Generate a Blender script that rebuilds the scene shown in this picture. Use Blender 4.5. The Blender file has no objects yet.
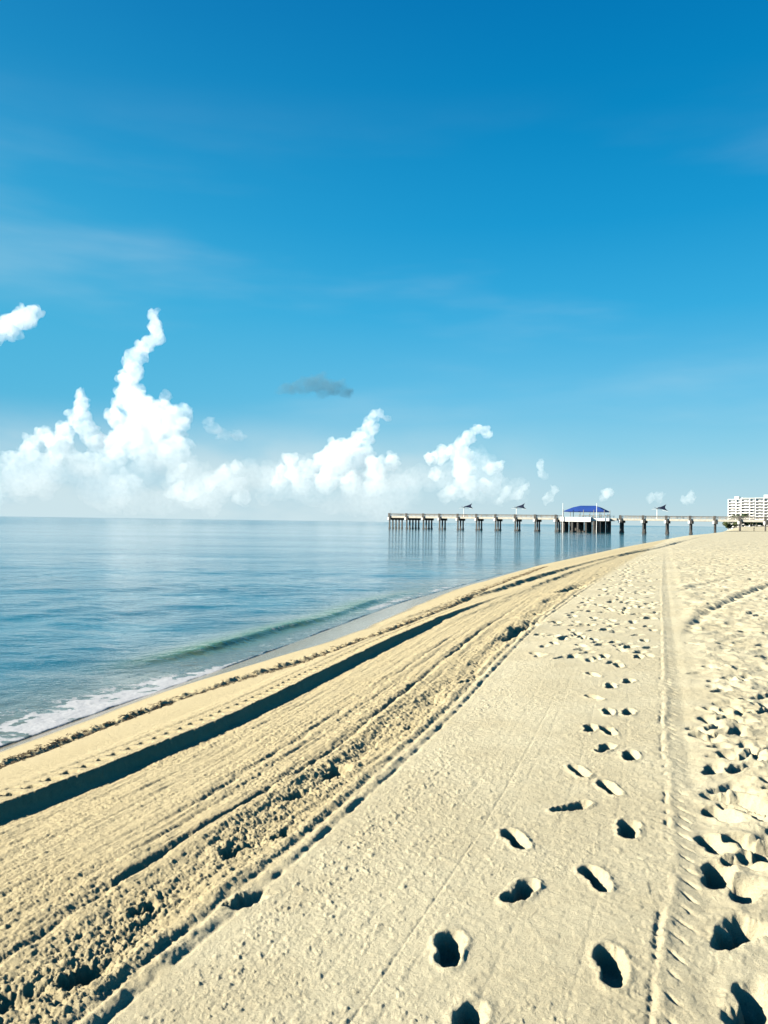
import bpy, bmesh, math, random
import numpy as np
from mathutils import Vector, Matrix
R = math.radians
random.seed(7)
C = bpy.context.scene.collection
sc = bpy.context.scene

# ------------------------------------------------------------------ camera
F = 769.0
EYE = 3.0
cam = bpy.data.cameras.new('camera')
cam.sensor_fit = 'VERTICAL'
cam.sensor_height = 34.6
cam.lens = 34.6 * F / 1024.0
cam.clip_start = 0.05
cam.clip_end = 60000
camo = bpy.data.objects.new('camera', cam)
C.objects.link(camo)
camo.location = (0, 0, EYE)
camo.rotation_euler = (Matrix.Rotation(R(90) + math.atan(9.9 / F), 3, 'X') @ Matrix.Rotation(R(0.83), 3, 'Z')).to_euler()
sc.camera = camo

# ------------------------------------------------------------------ sky and sun
SUN_AZ, SUN_EL = -92.0, 25.0
EXPOSURE = 1.65            # azimuth from +Y, clockwise
w = bpy.data.worlds.new('World')
sc.world = w
w.use_nodes = True
nt = w.node_tree
N, L = nt.nodes, nt.links
N.clear()
out = N.new('ShaderNodeOutputWorld')
bg = N.new('ShaderNodeBackground')
bg.inputs[1].default_value = 0.1
L.new(bg.outputs[0], out.inputs[0])
sky = N.new('ShaderNodeTexSky')
sky.sky_type = 'NISHITA'
sky.sun_disc = False
sky.sun_elevation = R(SUN_EL)
sky.sun_rotation = R(SUN_AZ)
sky.altitude = 0
sky.air_density = 1.0
sky.dust_density = 0.3
sky.ozone_density = 3.0
hs = N.new('ShaderNodeHueSaturation')
hs.inputs['Saturation'].default_value = 1.35
L.new(sky.outputs[0], hs.inputs['Color'])
tc = N.new('ShaderNodeTexCoord')
sep = N.new('ShaderNodeSeparateXYZ')
L.new(tc.outputs['Generated'], sep.inputs[0])


def wmath(op, a, b=None, c=None, clamp=False):
    n = N.new('ShaderNodeMath')
    n.operation = op
    n.use_clamp = clamp
    for i, v in enumerate((a, b, c)):
        if v is None:
            continue
        if isinstance(v, (int, float)):
            n.inputs[i].default_value = v
        else:
            L.new(v, n.inputs[i])
    return n.outputs[0]


def wmap(v, a, b, c, d):
    n = N.new('ShaderNodeMapRange')
    n.interpolation_type = 'SMOOTHSTEP'
    L.new(v, n.inputs[0])
    for i, q in enumerate((a, b, c, d)):
        n.inputs[i + 1].default_value = q
    return n.outputs[0]


def wnoise(scale, sx, sy, sz, detail=4, off=0.0):
    mp = N.new('ShaderNodeMapping')
    mp.inputs['Scale'].default_value = (sx, sy, sz)
    mp.inputs['Location'].default_value = (off, off * .7, off * .3)
    L.new(tc.outputs['Generated'], mp.inputs[0])
    n = N.new('ShaderNodeTexNoise')
    n.inputs['Scale'].default_value = scale
    n.inputs['Detail'].default_value = detail
    L.new(mp.outputs[0], n.inputs['Vector'])
    return n.outputs[0]


# clear-day colours by height above the horizon, laid over the sky texture
cr = N.new('ShaderNodeValToRGB')
L.new(sep.outputs[2], cr.inputs[0])
el = cr.color_ramp.elements
SK = 1 / (0.1 * 2 ** EXPOSURE)
stops = [(0.0, (.52, .69, .75)), (.03, (.43, .66, .76)), (.09, (.24, .60, .78)), (.16, (.13, .52, .78)), (.26, (.035, .405, .72)), (.36, (.008, .31, .63)), (.47, (.0008, .235, .53)), (.57, (.0002, .180, .46)), (.68, (.0002, .12, .34)), (1.0, (.0002, .045, .17))]
while len(el) < len(stops):
    el.new(.5)
for e_, (p_, c_) in zip(el, stops):
    e_.position = p_
    e_.color = (*c_, 1)
mul = N.new('ShaderNodeVectorMath')
mul.operation = 'SCALE'
mul.inputs[3].default_value = SK
L.new(cr.outputs[0], mul.inputs[0])
base_mix = N.new('ShaderNodeMix')
base_mix.data_type = 'RGBA'
base_mix.inputs[0].default_value = .97
L.new(hs.outputs[0], base_mix.inputs[6])
L.new(mul.outputs[0], base_mix.inputs[7])
# high thin veils and low pale stratus, drawn in the sky's own directions
veil = wmath('MULTIPLY', wmap(wnoise(1.6, 1, 1, 5.0, 5, 3.1), .47, .80, 0, .30), wmap(sep.outputs[2], .50, .32, 0, 1))
left = wmath('MULTIPLY', wmap(sep.outputs[0], -.62, .25, .75, 0), wmap(sep.outputs[2], .62, .2, .15, 1))
left = wmath('MULTIPLY', left, wmap(wnoise(1.1, 1, 1, 2.5, 3, 8.1), .3, .7, .55, 1))
low = wmath('MULTIPLY', wmap(sep.outputs[2], 0.045, .15, 1, 0), wmap(wnoise(9, 1, 1, 2.2, 6, 1.3), .36, .60, .68, 1.0))
low = wmath('MULTIPLY', low, wmap(sep.outputs[0], -.05, .30, .95, .15))
cov = wmath('MAXIMUM', veil, low, clamp=True)
mixl = N.new('ShaderNodeMix')
mixl.data_type = 'RGBA'
L.new(left, mixl.inputs['Factor'])
L.new(base_mix.outputs[2], mixl.inputs[6])
mixl.inputs[7].default_value = (.07 * SK, .45 * SK, .70 * SK, 1)
mixw = N.new('ShaderNodeMix')
mixw.data_type = 'RGBA'
L.new(cov, mixw.inputs['Factor'])
L.new(mixl.outputs[2], mixw.inputs[6])
mixw.inputs[7].default_value = (.63 * SK, .79 * SK, .84 * SK, 1)
L.new(mixw.outputs[2], bg.inputs[0])

sl = bpy.data.lights.new('sun', 'SUN')
sl.energy = 5.0
sl.angle = R(0.5)
sl.color = (1.0, 0.93, 0.78)
so = bpy.data.objects.new('sun', sl)
C.objects.link(so)
sd = Vector((math.sin(R(SUN_AZ)) * math.cos(R(SUN_EL)), math.cos(R(SUN_AZ)) * math.cos(R(SUN_EL)), math.sin(R(SUN_EL))))
so.rotation_euler = sd.to_track_quat('Z', 'Y').to_euler()
so.location = sd * 100

sc.view_settings.view_transform = 'Standard'
sc.view_settings.look = 'None'
sc.view_settings.gamma = 1
sc.view_settings.use_curve_mapping = False
sc.view_settings.exposure = EXPOSURE
sc.cycles.use_denoising = True
sc.cycles.max_bounces = 24
sc.cycles.diffuse_bounces = 0
sc.cycles.glossy_bounces = 3
sc.cycles.volume_bounces = 20
sc.cycles.volume_step_rate = .35
sc.cycles.volume_max_steps = 128


# ------------------------------------------------------------------ helpers
def struct(o, kind='structure'):
    o['kind'] = kind
    return o


def thing(name, label, cat, loc=(0, 0, 0), rz=0.0, group=None):
    o = bpy.data.objects.new(name, None)
    C.objects.link(o)
    o.location = loc
    o.rotation_euler = (0, 0, rz)
    tag(o, label, cat, group)
    return o


def tag(o, label, cat, group=None):
    o['label'] = label
    o['category'] = cat
    if group:
        o['group'] = group
    return o


def obj(name, bm, m, parent=None, smooth=False):
    me = bpy.data.meshes.new(name)
    bm.to_mesh(me)
    bm.free()
    me.materials.append(m)
    if smooth:
        for p in me.polygons:
            p.use_smooth = True
    o = bpy.data.objects.new(name, me)
    C.objects.link(o)
    if parent is not None:
        o.parent = parent
    return o


def box(bm, x0, x1, y0, y1, z0, z1):
    v = [bm.verts.new(p) for p in ((x0, y0, z0), (x1, y0, z0), (x1, y1, z0), (x0, y1, z0), (x0, y0, z1), (x1, y0, z1), (x1, y1, z1), (x0, y1, z1))]
    for f in ((0, 3, 2, 1), (4, 5, 6, 7), (0, 1, 5, 4), (1, 2, 6, 5), (2, 3, 7, 6), (3, 0, 4, 7)):
        bm.faces.new([v[i] for i in f])


def tube(bm, p, q, r0, r1=None, n=8):
    r1 = r0 if r1 is None else r1
    p, q = Vector(p), Vector(q)
    d = (q - p).normalized()
    a = d.orthogonal().normalized()
    b = d.cross(a)
    A = [bm.verts.new(p + (a * math.cos(t) + b * math.sin(t)) * r0) for t in [2 * math.pi * i / n for i in range(n)]]
    B = [bm.verts.new(q + (a * math.cos(t) + b * math.sin(t)) * r1) for t in [2 * math.pi * i / n for i in range(n)]]
    for i in range(n):
        bm.faces.new((A[i], A[(i + 1) % n], B[(i + 1) % n], B[i]))
    bm.faces.new(A[::-1])
    bm.faces.new(B)


class Mat:
    def __init__(s, name, base=(.5, .5, .5), rough=.8):
        s.m = bpy.data.materials.new(name)
        s.m.use_nodes = True
        s.t = s.m.node_tree
        s.N, s.L = s.t.nodes, s.t.links
        s.b = s.N['Principled BSDF']
        s.b.inputs['Base Color'].default_value = (*base, 1)
        s.b.inputs['Roughness'].default_value = rough
        s.geo = s.N.new('ShaderNodeNewGeometry')
        s.pos = s.geo.outputs['Position']

    def link(s, a, b):
        if isinstance(a, (int, float)):
            b.default_value = a
        elif isinstance(a, tuple):
            b.default_value = (*a, 1) if len(a) == 3 else a
        else:
            s.L.new(a, b)

    def noise(s, scale, detail=3, rough=.5, vec=None, stretch=None, rot=0.0, dist=0.0):
        n = s.N.new('ShaderNodeTexNoise')
        n.inputs['Scale'].default_value = scale
        n.inputs['Detail'].default_value = detail
        n.inputs['Roughness'].default_value = rough
        n.inputs['Distortion'].default_value = dist
        v = vec or s.pos
        if rot:
            mp = s.N.new('ShaderNodeMapping')
            mp.inputs['Rotation'].default_value = (0, 0, rot)
            s.L.new(v, mp.inputs[0])
            v = mp.outputs[0]
        if stretch:
            mp = s.N.new('ShaderNodeMapping')
            mp.inputs['Scale'].default_value = stretch
            s.L.new(v, mp.inputs[0])
            v = mp.outputs[0]
        s.L.new(v, n.inputs['Vector'])
        return n.outputs[0]

    def ramp(s, v, a, b, c=0.0, d=1.0):
        n = s.N.new('ShaderNodeMapRange')
        n.interpolation_type = 'SMOOTHSTEP'
        s.L.new(v, n.inputs[0])
        for i, q in enumerate((a, b, c, d)):
            n.inputs[i + 1].default_value = q
        return n.outputs[0]

    def math(s, op, a, b=0.0):
        n = s.N.new('ShaderNodeMath')
        n.operation = op
        s.link(a, n.inputs[0])
        s.link(b, n.inputs[1])
        return n.outputs[0]

    def mix(s, f, a, b):
        n = s.N.new('ShaderNodeMix')
        n.data_type = 'RGBA'
        s.link(f, n.inputs['Factor'])
        s.link(a, n.inputs[6])
        s.link(b, n.inputs[7])
        return n.outputs[2]

    def attr(s, name):
        n = s.N.new('ShaderNodeAttribute')
        n.attribute_name = name
        return n.outputs['Fac']

    def bump(s, h, dist, strength=1.0, prev=None):
        n = s.N.new('ShaderNodeBump')
        n.inputs['Distance'].default_value = dist
        n.inputs['Strength'].default_value = strength
        s.L.new(h, n.inputs['Height'])
        if prev is not None:
            s.L.new(prev, n.inputs['Normal'])
        return n.outputs[0]

    def set(s, **k):
        for a, v in k.items():
            s.link(v, s.b.inputs[a.replace('_', ' ')])
        return s.m


def mottled(name, c1, c2, scale, rough=.8, bump=0.0):
    m = Mat(name, c1, rough)
    n = m.noise(scale, 4, .6)
    m.set(Base_Color=m.mix(m.ramp(n, .35, .65), c1, c2))
    if bump:
        m.set(Normal=m.bump(n, bump, .8))
    return m.m


# ------------------------------------------------------------------ shoreline and beach profile
YS = np.array([-60, 0, 9.87, 11.87, 16.5, 28.5, 44.9, 82.4, 168, 219, 372, 3000, 40000], float)
XS = np.array([-26, -8.0, -4.93, -4.38, -2.87, .59, 6.8, 23.1, 62, 88, 163, 163 + 2628 * .49, 163 + 39628 * .49], float)
_yy = np.concatenate([np.arange(-60, 400, .5), np.geomspace(400, 40000, 300)])
_xx = np.interp(_yy, YS, XS)
_k = np.hanning(15)
_k /= _k.sum()
_sm = np.convolve(np.pad(_xx[:920], 7, mode='reflect', reflect_type='odd'), _k, mode='valid')
_xx[:920] = _sm


def shore(Y):
    return np.interp(Y, _yy, _xx)


def shore_d(X, Y):                      # metres inland of the waterline
    g = (shore(Y + 1) - shore(Y - 1)) / 2
    return (X - shore(Y)) / np.sqrt(1 + g * g)


def base_z(d, Y=None):
    z = np.where(d > 0, 1.35 * np.tanh(np.maximum(d, 0) / 4.5), np.maximum(.16 * d, -3))
    z = z + .012 * np.clip(d - 10, 0, 100)
    if Y is not None:
        t1 = np.clip((d - 2) / 9, 0, 1)
        t2 = np.clip((Y - 298) / 22, 0, 1)
        z = z + 1.9 * t1 * t1 * (3 - 2 * t1) * t2 * t2 * (3 - 2 * t2) * np.clip((1200 - Y) / 400, 0, 1)
    return z


# ------------------------------------------------------------------ numpy noise
def vnoise(x, y, seed=0):
    xi = np.floor(x).astype(np.int64)
    yi = np.floor(y).astype(np.int64)
    fx = x - xi
    fy = y - yi
    fx = fx * fx * fx * (fx * (fx * 6 - 15) + 10)
    fy = fy * fy * fy * (fy * (fy * 6 - 15) + 10)

    def h(a, b):
        n = (a * 374761393 + b * 668265263 + seed * 1442695041) & 0xFFFFFFFF
        n = ((n ^ (n >> 13)) * 1274126177) & 0xFFFFFFFF
        n = (n ^ (n >> 16)) & 0xFFFFFF
        return n / float(0x800000) - 1.0
    a = h(xi, yi)
    b = h(xi + 1, yi)
    c = h(xi, yi + 1)
    d = h(xi + 1, yi + 1)
    return (a * (1 - fx) + b * fx) * (1 - fy) + (c * (1 - fx) + d * fx) * fy


def fbm(x, y, o, seed=0, gain=.5):
    s = 0
    a = 1.0
    t = 0
    for i in range(o):
        c, sn = math.cos(.6 * i + .3), math.sin(.6 * i + .3)
        s = s + a * vnoise((x * c - y * sn) * 2.03 ** i, (x * sn + y * c) * 2.03 ** i, seed + i * 17)
        t += a
        a *= gain
    return s / t


def sstep(a, b, x):
    t = np.clip((x - a) / (b - a), 0, 1)
    return t * t * (3 - 2 * t)


def gauss(s, w):
    return np.exp(-(s / w) ** 2)


# ------------------------------------------------------------------ the sand sheet
def ang_steps(fine, half, grow):
    a = list(np.arange(0, half, fine))
    st = fine
    while a[-1] < math.pi:
        st = min(st * grow, .09)
        a.append(a[-1] + st)
    a[-1] = math.pi
    a = np.array(a)
    return np.concatenate([-a[::-1][:-1], a])


def polar_mesh(name, ang, rad, zfun, mat, keep=None, attrs=None):
    nr, na = len(rad), len(ang)
    Rr, A = np.meshgrid(rad, ang, indexing='ij')
    X = Rr * np.sin(A)
    Y = Rr * np.cos(A)
    Z = zfun(X, Y, Rr, A)
    at = attrs(X, Y) if attrs else {}
    idx = np.arange(nr * na).reshape(nr, na)
    q = np.stack([idx[:-1, :-1], idx[:-1, 1:], idx[1:, 1:], idx[1:, :-1]], -1).reshape(-1, 4)
    # clockwise angle: order for an upward normal
    q = q[:, ::-1]
    co = np.stack([X, Y, Z], -1).reshape(-1, 3)
    if keep is not None:
        k = keep(X, Y).reshape(-1)
        q = q[k[q].any(1)]
        used = np.zeros(len(co), bool)
        used[q.reshape(-1)] = True
        ren = np.cumsum(used) - 1
        q = ren[q]
        co = co[used]
        at = {n: v.reshape(-1)[used] for n, v in at.items()}
    me = bpy.data.meshes.new(name)
    me.vertices.add(len(co))
    me.vertices.foreach_set('co', co.astype(np.float32).reshape(-1))
    me.loops.add(q.size)
    me.loops.foreach_set('vertex_index', q.astype(np.int32).reshape(-1))
    me.polygons.add(len(q))
    me.polygons.foreach_set('loop_start', np.arange(0, q.size, 4, dtype=np.int32))
    me.polygons.foreach_set('loop_total', np.full(len(q), 4, np.int32))
    me.polygons.foreach_set('use_smooth', np.ones(len(q), bool))
    me.update(calc_edges=True)
    for n, v in at.items():
        a = me.attributes.new(n, 'FLOAT', 'POINT')
        a.data.foreach_set('value', v.astype(np.float32).reshape(-1))
    me.materials.append(mat)
    o = bpy.data.objects.new(name, me)
    C.objects.link(o)
    return o


def curve(pts):
    p = np.array(sorted(pts, key=lambda t: t[1]), float)
    yy = np.arange(-5, 140, .25)
    xx = np.interp(yy, p[:, 1], p[:, 0])
    # carry the end slopes on
    s0 = (p[1, 0] - p[0, 0]) / (p[1, 1] - p[0, 1])
    xx = np.where(yy < p[0, 1], p[0, 0] + s0 * (yy - p[0, 1]), xx)
    s1 = (p[-1, 0] - p[-2, 0]) / (p[-1, 1] - p[-2, 1])
    xx = np.where(yy > p[-1, 1], p[-1, 0] + s1 * (yy - p[-1, 1]), xx)
    k = np.hanning(9)
    k /= k.sum()
    xs = np.convolve(np.pad(xx, 4, mode='reflect', reflect_type='odd'), k, mode='valid')
    # arc length along the curve
    arc = np.concatenate([[0], np.cumsum(np.hypot(np.diff(xs), .25))])

    def f(X, Y):
        x = np.interp(Y, yy, xs)
        g = (np.interp(Y + .5, yy, xs) - np.interp(Y - .5, yy, xs))
        ct = 1 / np.sqrt(1 + g * g)
        s = (X - x) * ct
        return s, np.interp(Y, yy, arc) + s * g * ct
    return f


c_wrack = curve([(-3.856, 7.83), (-3.362, 9.24), (-2.617, 11.128), (-1.323, 12.466), (0.034, 14.862), (1.711, 19.561), (7.3, 36)])
c_scarp = curve([(-2.87, 5.841), (-2.575, 6.314), (-2.26, 6.966), (-1.838, 7.844), (-1.417, 9.013), (-0.859, 10.732), (0.033, 13.525), (1.258, 16.849), (4.207, 23.0)])
c_line2 = curve([(-.9, 14.6), (0.036, 16.9), (1.057, 19.0), (2.775, 22.0), (4.893, 26.2), (10.471, 38.5), (23.198, 64.2), (38.602, 97.5)])
c_line3 = curve([(1.2, 15.2), (3.4, 20.4), (7.2, 29.5), (14.2, 46), (27, 74)])
c_groove = curve([(-1.619, 3.324), (-1.549, 3.551), (-1.438, 3.796), (-1.273, 4.302), (-0.858, 5.207), (-0.383, 6.4), (0.029, 7.838), (1.852, 14.038), (3.4, 18.5)])
c_groove2 = curve([(-2.1, 3.3), (-1.234, 5.302), (-0.726, 6.939), (0.03, 9.395), (1.4, 13.885)])
c_clump = curve([(-1.351, 2.75), (-1.216, 3.219), (-1.12, 3.608), (-0.986, 3.94), (-0.777, 4.45), (-0.565, 5.08), (-0.32, 5.8), (0.028, 6.881), (0.548, 8.2), (1.257, 10.2), (2.275, 13.307), (3.351, 16.397), (5.941, 22.752)])
c_tread = curve([(-1.108, 2.849), (-0.887, 3.388), (-0.562, 4.181), (0.028, 5.814), (0.491, 7.141), (1.272, 9.588), (3.049, 15.0), (7.197, 25.539)])
c_hline = curve([(1.003, 2.697), (1.259, 3.316), (1.547, 4.002), (1.984, 5.25), (2.308, 6.223), (4.238, 11.587), (8.034, 22.166), (13.951, 38.387)])
c_rtrack = curve([(3.9, 9.9), (4.384, 11.575), (6.164, 14.769), (8.868, 18.906), (10.642, 21.276)])

rng = np.random.default_rng(11)
# x, y, heading deg (clockwise from +Y), length, width, depth, softness
PR = []
walk = [(0.297, 3.181, 8), (0.913, 3.015, 8), (0.668, 3.653, 38), (1.065, 3.775, -4), (0.762, 4.307, -12), (1.189, 4.804, 62), (1.427, 4.421, 18), (1.418, 5.484, -10), (1.529, 5.135, -6), (1.754, 6.034, 30), (1.886, 5.811, 20), (0.31, 2.68, 20), (1.8, 6.641, 18), (1.93, 6.53, 0), (2.171, 7.837, -20), (2.486, 8.354, 20), (2.749, 8.601, 30), (2.476, 8.992, -10), (2.93, 9.523, 10), (2.949, 10.19, 10), (3.356, 10.061, 20), (3.446, 10.797, 25), (3.195, 11.621, 0), (3.4, 11.3, 40), (3.88, 11.416, 20), (3.09, 11.975, 20), (2.554, 11.448, 0), (3.175, 12.964, 10), (2.763, 12.178, 10), (4.855, 16.446, 70), (2.125, 7.193, 10), (2.306, 7.176, 20)]
for x, y, a in walk:
    PR.append((x, y, a, .27 + rng.normal(0, .015), .105, .070 + rng.uniform(0, .02), .010))
# big loose pits nearest on the right
big = [(2.341, 5.45), (2.262, 4.853), (2.303, 4.68), (2.041, 4.608), (1.816, 4.181), (1.975, 4.175), (1.663, 3.803), (1.704, 3.616), (1.462, 3.214), (1.608, 3.241), (1.349, 2.766), (2.692, 6.51), (2.632, 6.265), (1.98, 3.5), (2.2, 3.9), (1.75, 2.75)]
for x, y in big:
    PR.append((x, y, rng.uniform(-60, 70), rng.uniform(.24, .36), rng.uniform(.10, .15), rng.uniform(.06, .09), rng.uniform(.016, .03)))
n = 0
while n < 1500:
    y = 2.4 + rng.random() ** 1.3 * 45
    x = rng.uniform(-2, 40)
    s, _ = c_hline(np.array([x]), np.array([y]))
    if s[0] < .32 or x > y * .8 + 2.5:
        continue
    if vnoise(np.array([x * .5]), np.array([y * .5]), 77)[0] < -.55:
        continue
    PR.append((x, y, rng.uniform(-70, 80), rng.uniform(.18, .32), rng.uniform(.08, .14), rng.uniform(.03, .075), rng.uniform(.014, .035)))
    n += 1
n = 0
while n < 150:                                    # trampled sand close by on the right
    y = rng.uniform(2.3, 8.5)
    x = rng.uniform(.9, 5)
    s, _ = c_hline(np.array([x]), np.array([y]))
    if s[0] < .26 or s[0] > 1.7:
        continue
    PR.append((x, y, rng.uniform(-60, 80), rng.uniform(.12, .28), rng.uniform(.06, .13), rng.uniform(.03, .08), rng.uniform(.01, .03)))
    n += 1
n = 0
while n < 330:                                   # scattered prints further up the smooth strip
    y = rng.uniform(9.5, 46)
    x = rng.uniform(0, 20)
    s, _ = c_hline(np.array([x]), np.array([y]))
    t, _ = c_tread(np.array([x]), np.array([y]))
    if s[0] > -.1 or t[0] < .4 or (s[0] < -1.7 and y < 11.5):
        continue
    PR.append((x, y, rng.uniform(-20, 60), .27, .11, rng.uniform(.025, .06), .02))
    n += 1
for k in range(70):                              # the trail goes on towards the pier
    y = 12.5 + k * .55
    x = float(np.interp(y, [12.5, 16.4, 24, 38, 52], [3.4, 4.9, 7.4, 12.6, 18.6])) + (.22 if k % 2 else -.22) + rng.normal(0, .12)
    PR.append((x, y + rng.normal(0, .1), rng.uniform(5, 40), .30, .13, .08, .015))
    if k % 3 == 0:
        PR.append((x - rng.uniform(.5, 1.2), y, rng.uniform(0, 50), .28, .12, .07, .015))
# the deep holes dug in the windrow
HOLES = [(-1.19, 3.13, 20, .17, .16, .13, .03), (-1.13, 3.72, 20, .13, .09, .08, .02), (-.80, 4.36, 30, .26, .10, .09, .03), (-.56, 4.55, 30, .16, .07, .07, .03),
         (-.33, 5.72, 30, .24, .15, .11, .03), (-.55, 5.2, 35, .2, .1, .07, .03), (.30, 6.95, 25, .2, .08, .06, .03), (2.3, 13.0, 22, 2.0, .30, .13, .08), (2.75, 14.1, 22, 1.4, .28, .10, .08),
         (-1.45, 2.95, 60, .34, .13, .09, .03), (-.62, 3.72, 45, .22, .07, .06, .02), (1.1, 9.2, 22, .8, .12, .07, .04), (5.3, 21.6, 24, 3.0, .35, .16, .1), (3.9, 18.2, 24, 1.2, .2, .09, .08)]


def sand_z(X, Y, Rr, A):
    d = shore_d(X, Y)
    z = base_z(d, Y)
    lod = np.clip(1.0, 0, 1)
    near = sstep(160, 60, Rr)
    sw, aw = c_wrack(X, Y)
    ss, as_ = c_scarp(X, Y)
    s2, a2 = c_line2(X, Y)
    s3, a3 = c_line3(X, Y)
    sg, ag = c_groove(X, Y)
    sg2, ag2 = c_groove2(X, Y)
    sk, ak = c_clump(X, Y)
    st, at = c_tread(X, Y)
    sh, ah = c_hline(X, Y)
    sr, ar = c_rtrack(X, Y)
    n1 = fbm(X * .35, Y * .35, 3, 3)
    n2 = fbm(X * 2.2, Y * 2.2, 4, 21)
    n3 = fbm(X * 11, Y * 11, 4, 5, .6)
    n4 = fbm(X * 33, Y * 33, 3, 91, .6)
    crumb = fbm(X * 46, Y * 46, 3, 515, .7)
    fine = fbm(X * 70, Y * 70, 2, 700, .7)
    # streaky noise lying along the beach
    ns = fbm(sg * 11, ag * .45, 4, 60, .6)
    ns2 = fbm(sg * 30, ag * 2.2, 3, 66, .6)
    z = z + near * n1 * .03 * sstep(2, 8, d)
    # --- wrack line
    onb = sstep(.2, 1.0, d)
    z += near * onb * gauss(sw + n2 * .08, .13) * (.030 + .05 * np.maximum(n3, -.3)) * sstep(40, 20, Y)
    z -= near * gauss(sw - .11 + n2 * .08, .07) * .045 * sstep(40, 20, Y)
    # --- the bulldozed step: a raised, rolled shelf and its sharp inland drop
    amp = sstep(23, 13, Y) * .9 + .0
    e = ss - .18 * sstep(16, 9, Y) - .13 * (1 - sstep(16, 9, Y)) + n3 * .020 + n2 * .035 + n4 * .006
    z += amp * np.where(e < 0, .062 * sstep(-.95, -.45, e), .062 * np.exp(-np.maximum(e, 0) / .03) - .088 * (1 - np.exp(-np.maximum(e, 0) / .03)) * np.exp(-np.maximum(e, 0) / .9))
    # cleat marks of the tracks on the shelf
    ph = np.mod(as_ / .175, 1.0)
    z -= amp * .075 * sstep(.075, .05, np.abs(e + .19)) * sstep(.30, .18, np.abs(ph - .5))
    z += amp * sstep(-1.0, -.8, e) * sstep(.0, -.08, e) * (.004 * n3 + .003 * n4 + .003 * crumb + .002 * fine)
    z -= amp * .012 * (gauss(e + .42, .03) + .8 * gauss(e + .62, .025)) * (1 + n3)
    z -= amp * .012 * sstep(-.50, -.44, e) * sstep(-.05, -.10, e) * (np.abs(ph - .5) < .12)
    # --- further steps up the beach
    for s_, lo, hi, a_ in ((s2, 15, 21, .10), (s3, 14, 18, .06)):
        e2 = s_ + n2 * .08
        m = sstep(lo, hi, Y) * sstep(150, 70, Y) * (.75 + .45 * np.clip(vnoise(Y * .11, Y * 0, 9), -.6, 1))
        e2 = e2 + n3 * .03 + n2 * .06
        z += m * a_ * (np.where(e2 < 0, .9 * sstep(-1.0, -.05, e2), .9 * np.exp(-np.maximum(e2, 0) / .08) - .7 * (1 - np.exp(-np.maximum(e2, 0) / .08)) * np.exp(-np.maximum(e2, 0) / .5)))
    # --- churned band between the step and the tread line
    band = sstep(.05, .35, ss) * sstep(.12, -.10, st) * sstep(60, 26, Y)
    clod = np.maximum(0, n3 * 1.3 + n4 * .5)
    crumb2 = np.tanh(np.maximum(0, fbm(X * 24, Y * 24, 3, 533, .5) - .05) * 5) / 5
    pat = .5 + .8 * sstep(-.3, .4, fbm(X * 1.5, Y * 1.5, 3, 540))
    z += band * (.008 * n2 + .011 * ns + .007 * ns2 + .004 * clod + pat * (.006 * crumb + .014 * crumb2 + .004 * fine))
    # --- grooves
    for s_, dep, wd, m in ((sg, .050, .05, sstep(22, 15, Y)), (sg2, .030, .04, sstep(17, 12, Y) * sstep(4.2, 6, Y)), (sg2 - .16, .016, .03, sstep(15, 11, Y)), (ss - .62, .012, .03, sstep(16, 10, Y))):
        q = s_ + n3 * .03 + n2 * .02
        v = (.55 + .75 * np.clip(.5 + fbm(ag * 2.2, ag * 0 + dep * 99, 3, 8), 0, 1))
        z += m * v * (-dep * .50 * gauss(q, wd * .6) + dep * .20 * gauss(q + wd * 2.4, wd * 1.4) * (1 + n3) + dep * .25 * gauss(q - wd * 2.2, wd * 1.3))
    # --- windrow of clods with its trench
    m = sstep(34, 20, Y)
    wide = 1 + sstep(8, 20, Y) * 1.2
    cl = np.abs(fbm(X * 15, Y * 15, 4, 415, .65)) * 2.0
    lump = .35 + 1.1 * sstep(-.1, .45, fbm(X * 1.9, Y * 1.9, 3, 421))
    z += m * (.010 * gauss((sk + .20 + n2 * .08) / wide, .16) - .020 * lump * gauss((sk - .02 + n2 * .10) / wide, .09))
    z += m * gauss((sk + .03) / wide, .22) * (lump * .019 * (np.tanh(cl * 2) * .6 - .3) + .02 * n2 + .02 * crumb2 + .006 * crumb)
    # --- pressed tread line to its right
    bars = (np.mod(at / .11 + sh * 0, 1.0) < .45) * 1.0
    q = st + n2 * .02
    tr = sstep(30, 22, Y)
    z += tr * (.012 * gauss(q + .05, .035) - .012 * gauss(q - .01, .020) * (.6 + 1.2 * n3) + .010 * crumb2 + .013 * gauss(q - .07, .03) * (.7 + 1.2 * n3) - .010 * gauss(q - .12 - .03 * n2, .018) * (1 + 1.5 * n3))
    # --- graded smooth strip
    smooth = sstep(.1, .35, st) * sstep(.0, -.25, sh) * near
    chips = np.maximum(0, fbm(X * 34, Y * 34, 3, 44, .65) - .12)
    patch = .35 + .65 * sstep(-.15, .45, fbm(X * .9, Y * .9, 3, 71)) + .9 * gauss(st - .25, .3)
    z += smooth * (.0012 * n3 + (.0003 + .0020 * gauss(st - .3, .6)) * fine + .015 * chips * patch * .7 + .0010 * crumb * patch + .003 * n2)
    line = np.mod((st + .02 * n1) / .31, 1.0)
    z -= smooth * sstep(2, 4, d) * .0015 * gauss(line - .5, .03) * sstep(40, 14, Y)
    z -= smooth * .003 * gauss(st - .98 + .005 * n2, .006) * sstep(12, 6, Y)
    # --- wheel line on the right: raised lip, slanting dents, rolled flat beyond
    hz = sstep(60, 30, Y)
    z += hz * (.006 * gauss(sh + n2 * .03 + .01, .028) * (1 + 1.6 * n3) - .010 * gauss(sh + .045 + .02 * n2, .014) * np.clip(.3 + 2.4 * n3 + 1.2 * n2, 0, 1.6) + gauss(sh + .08, .09) * (.012 * crumb2 + .003 * crumb))
    ph = np.mod((ah + sh * 1.1) / .15, 1.0)
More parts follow.
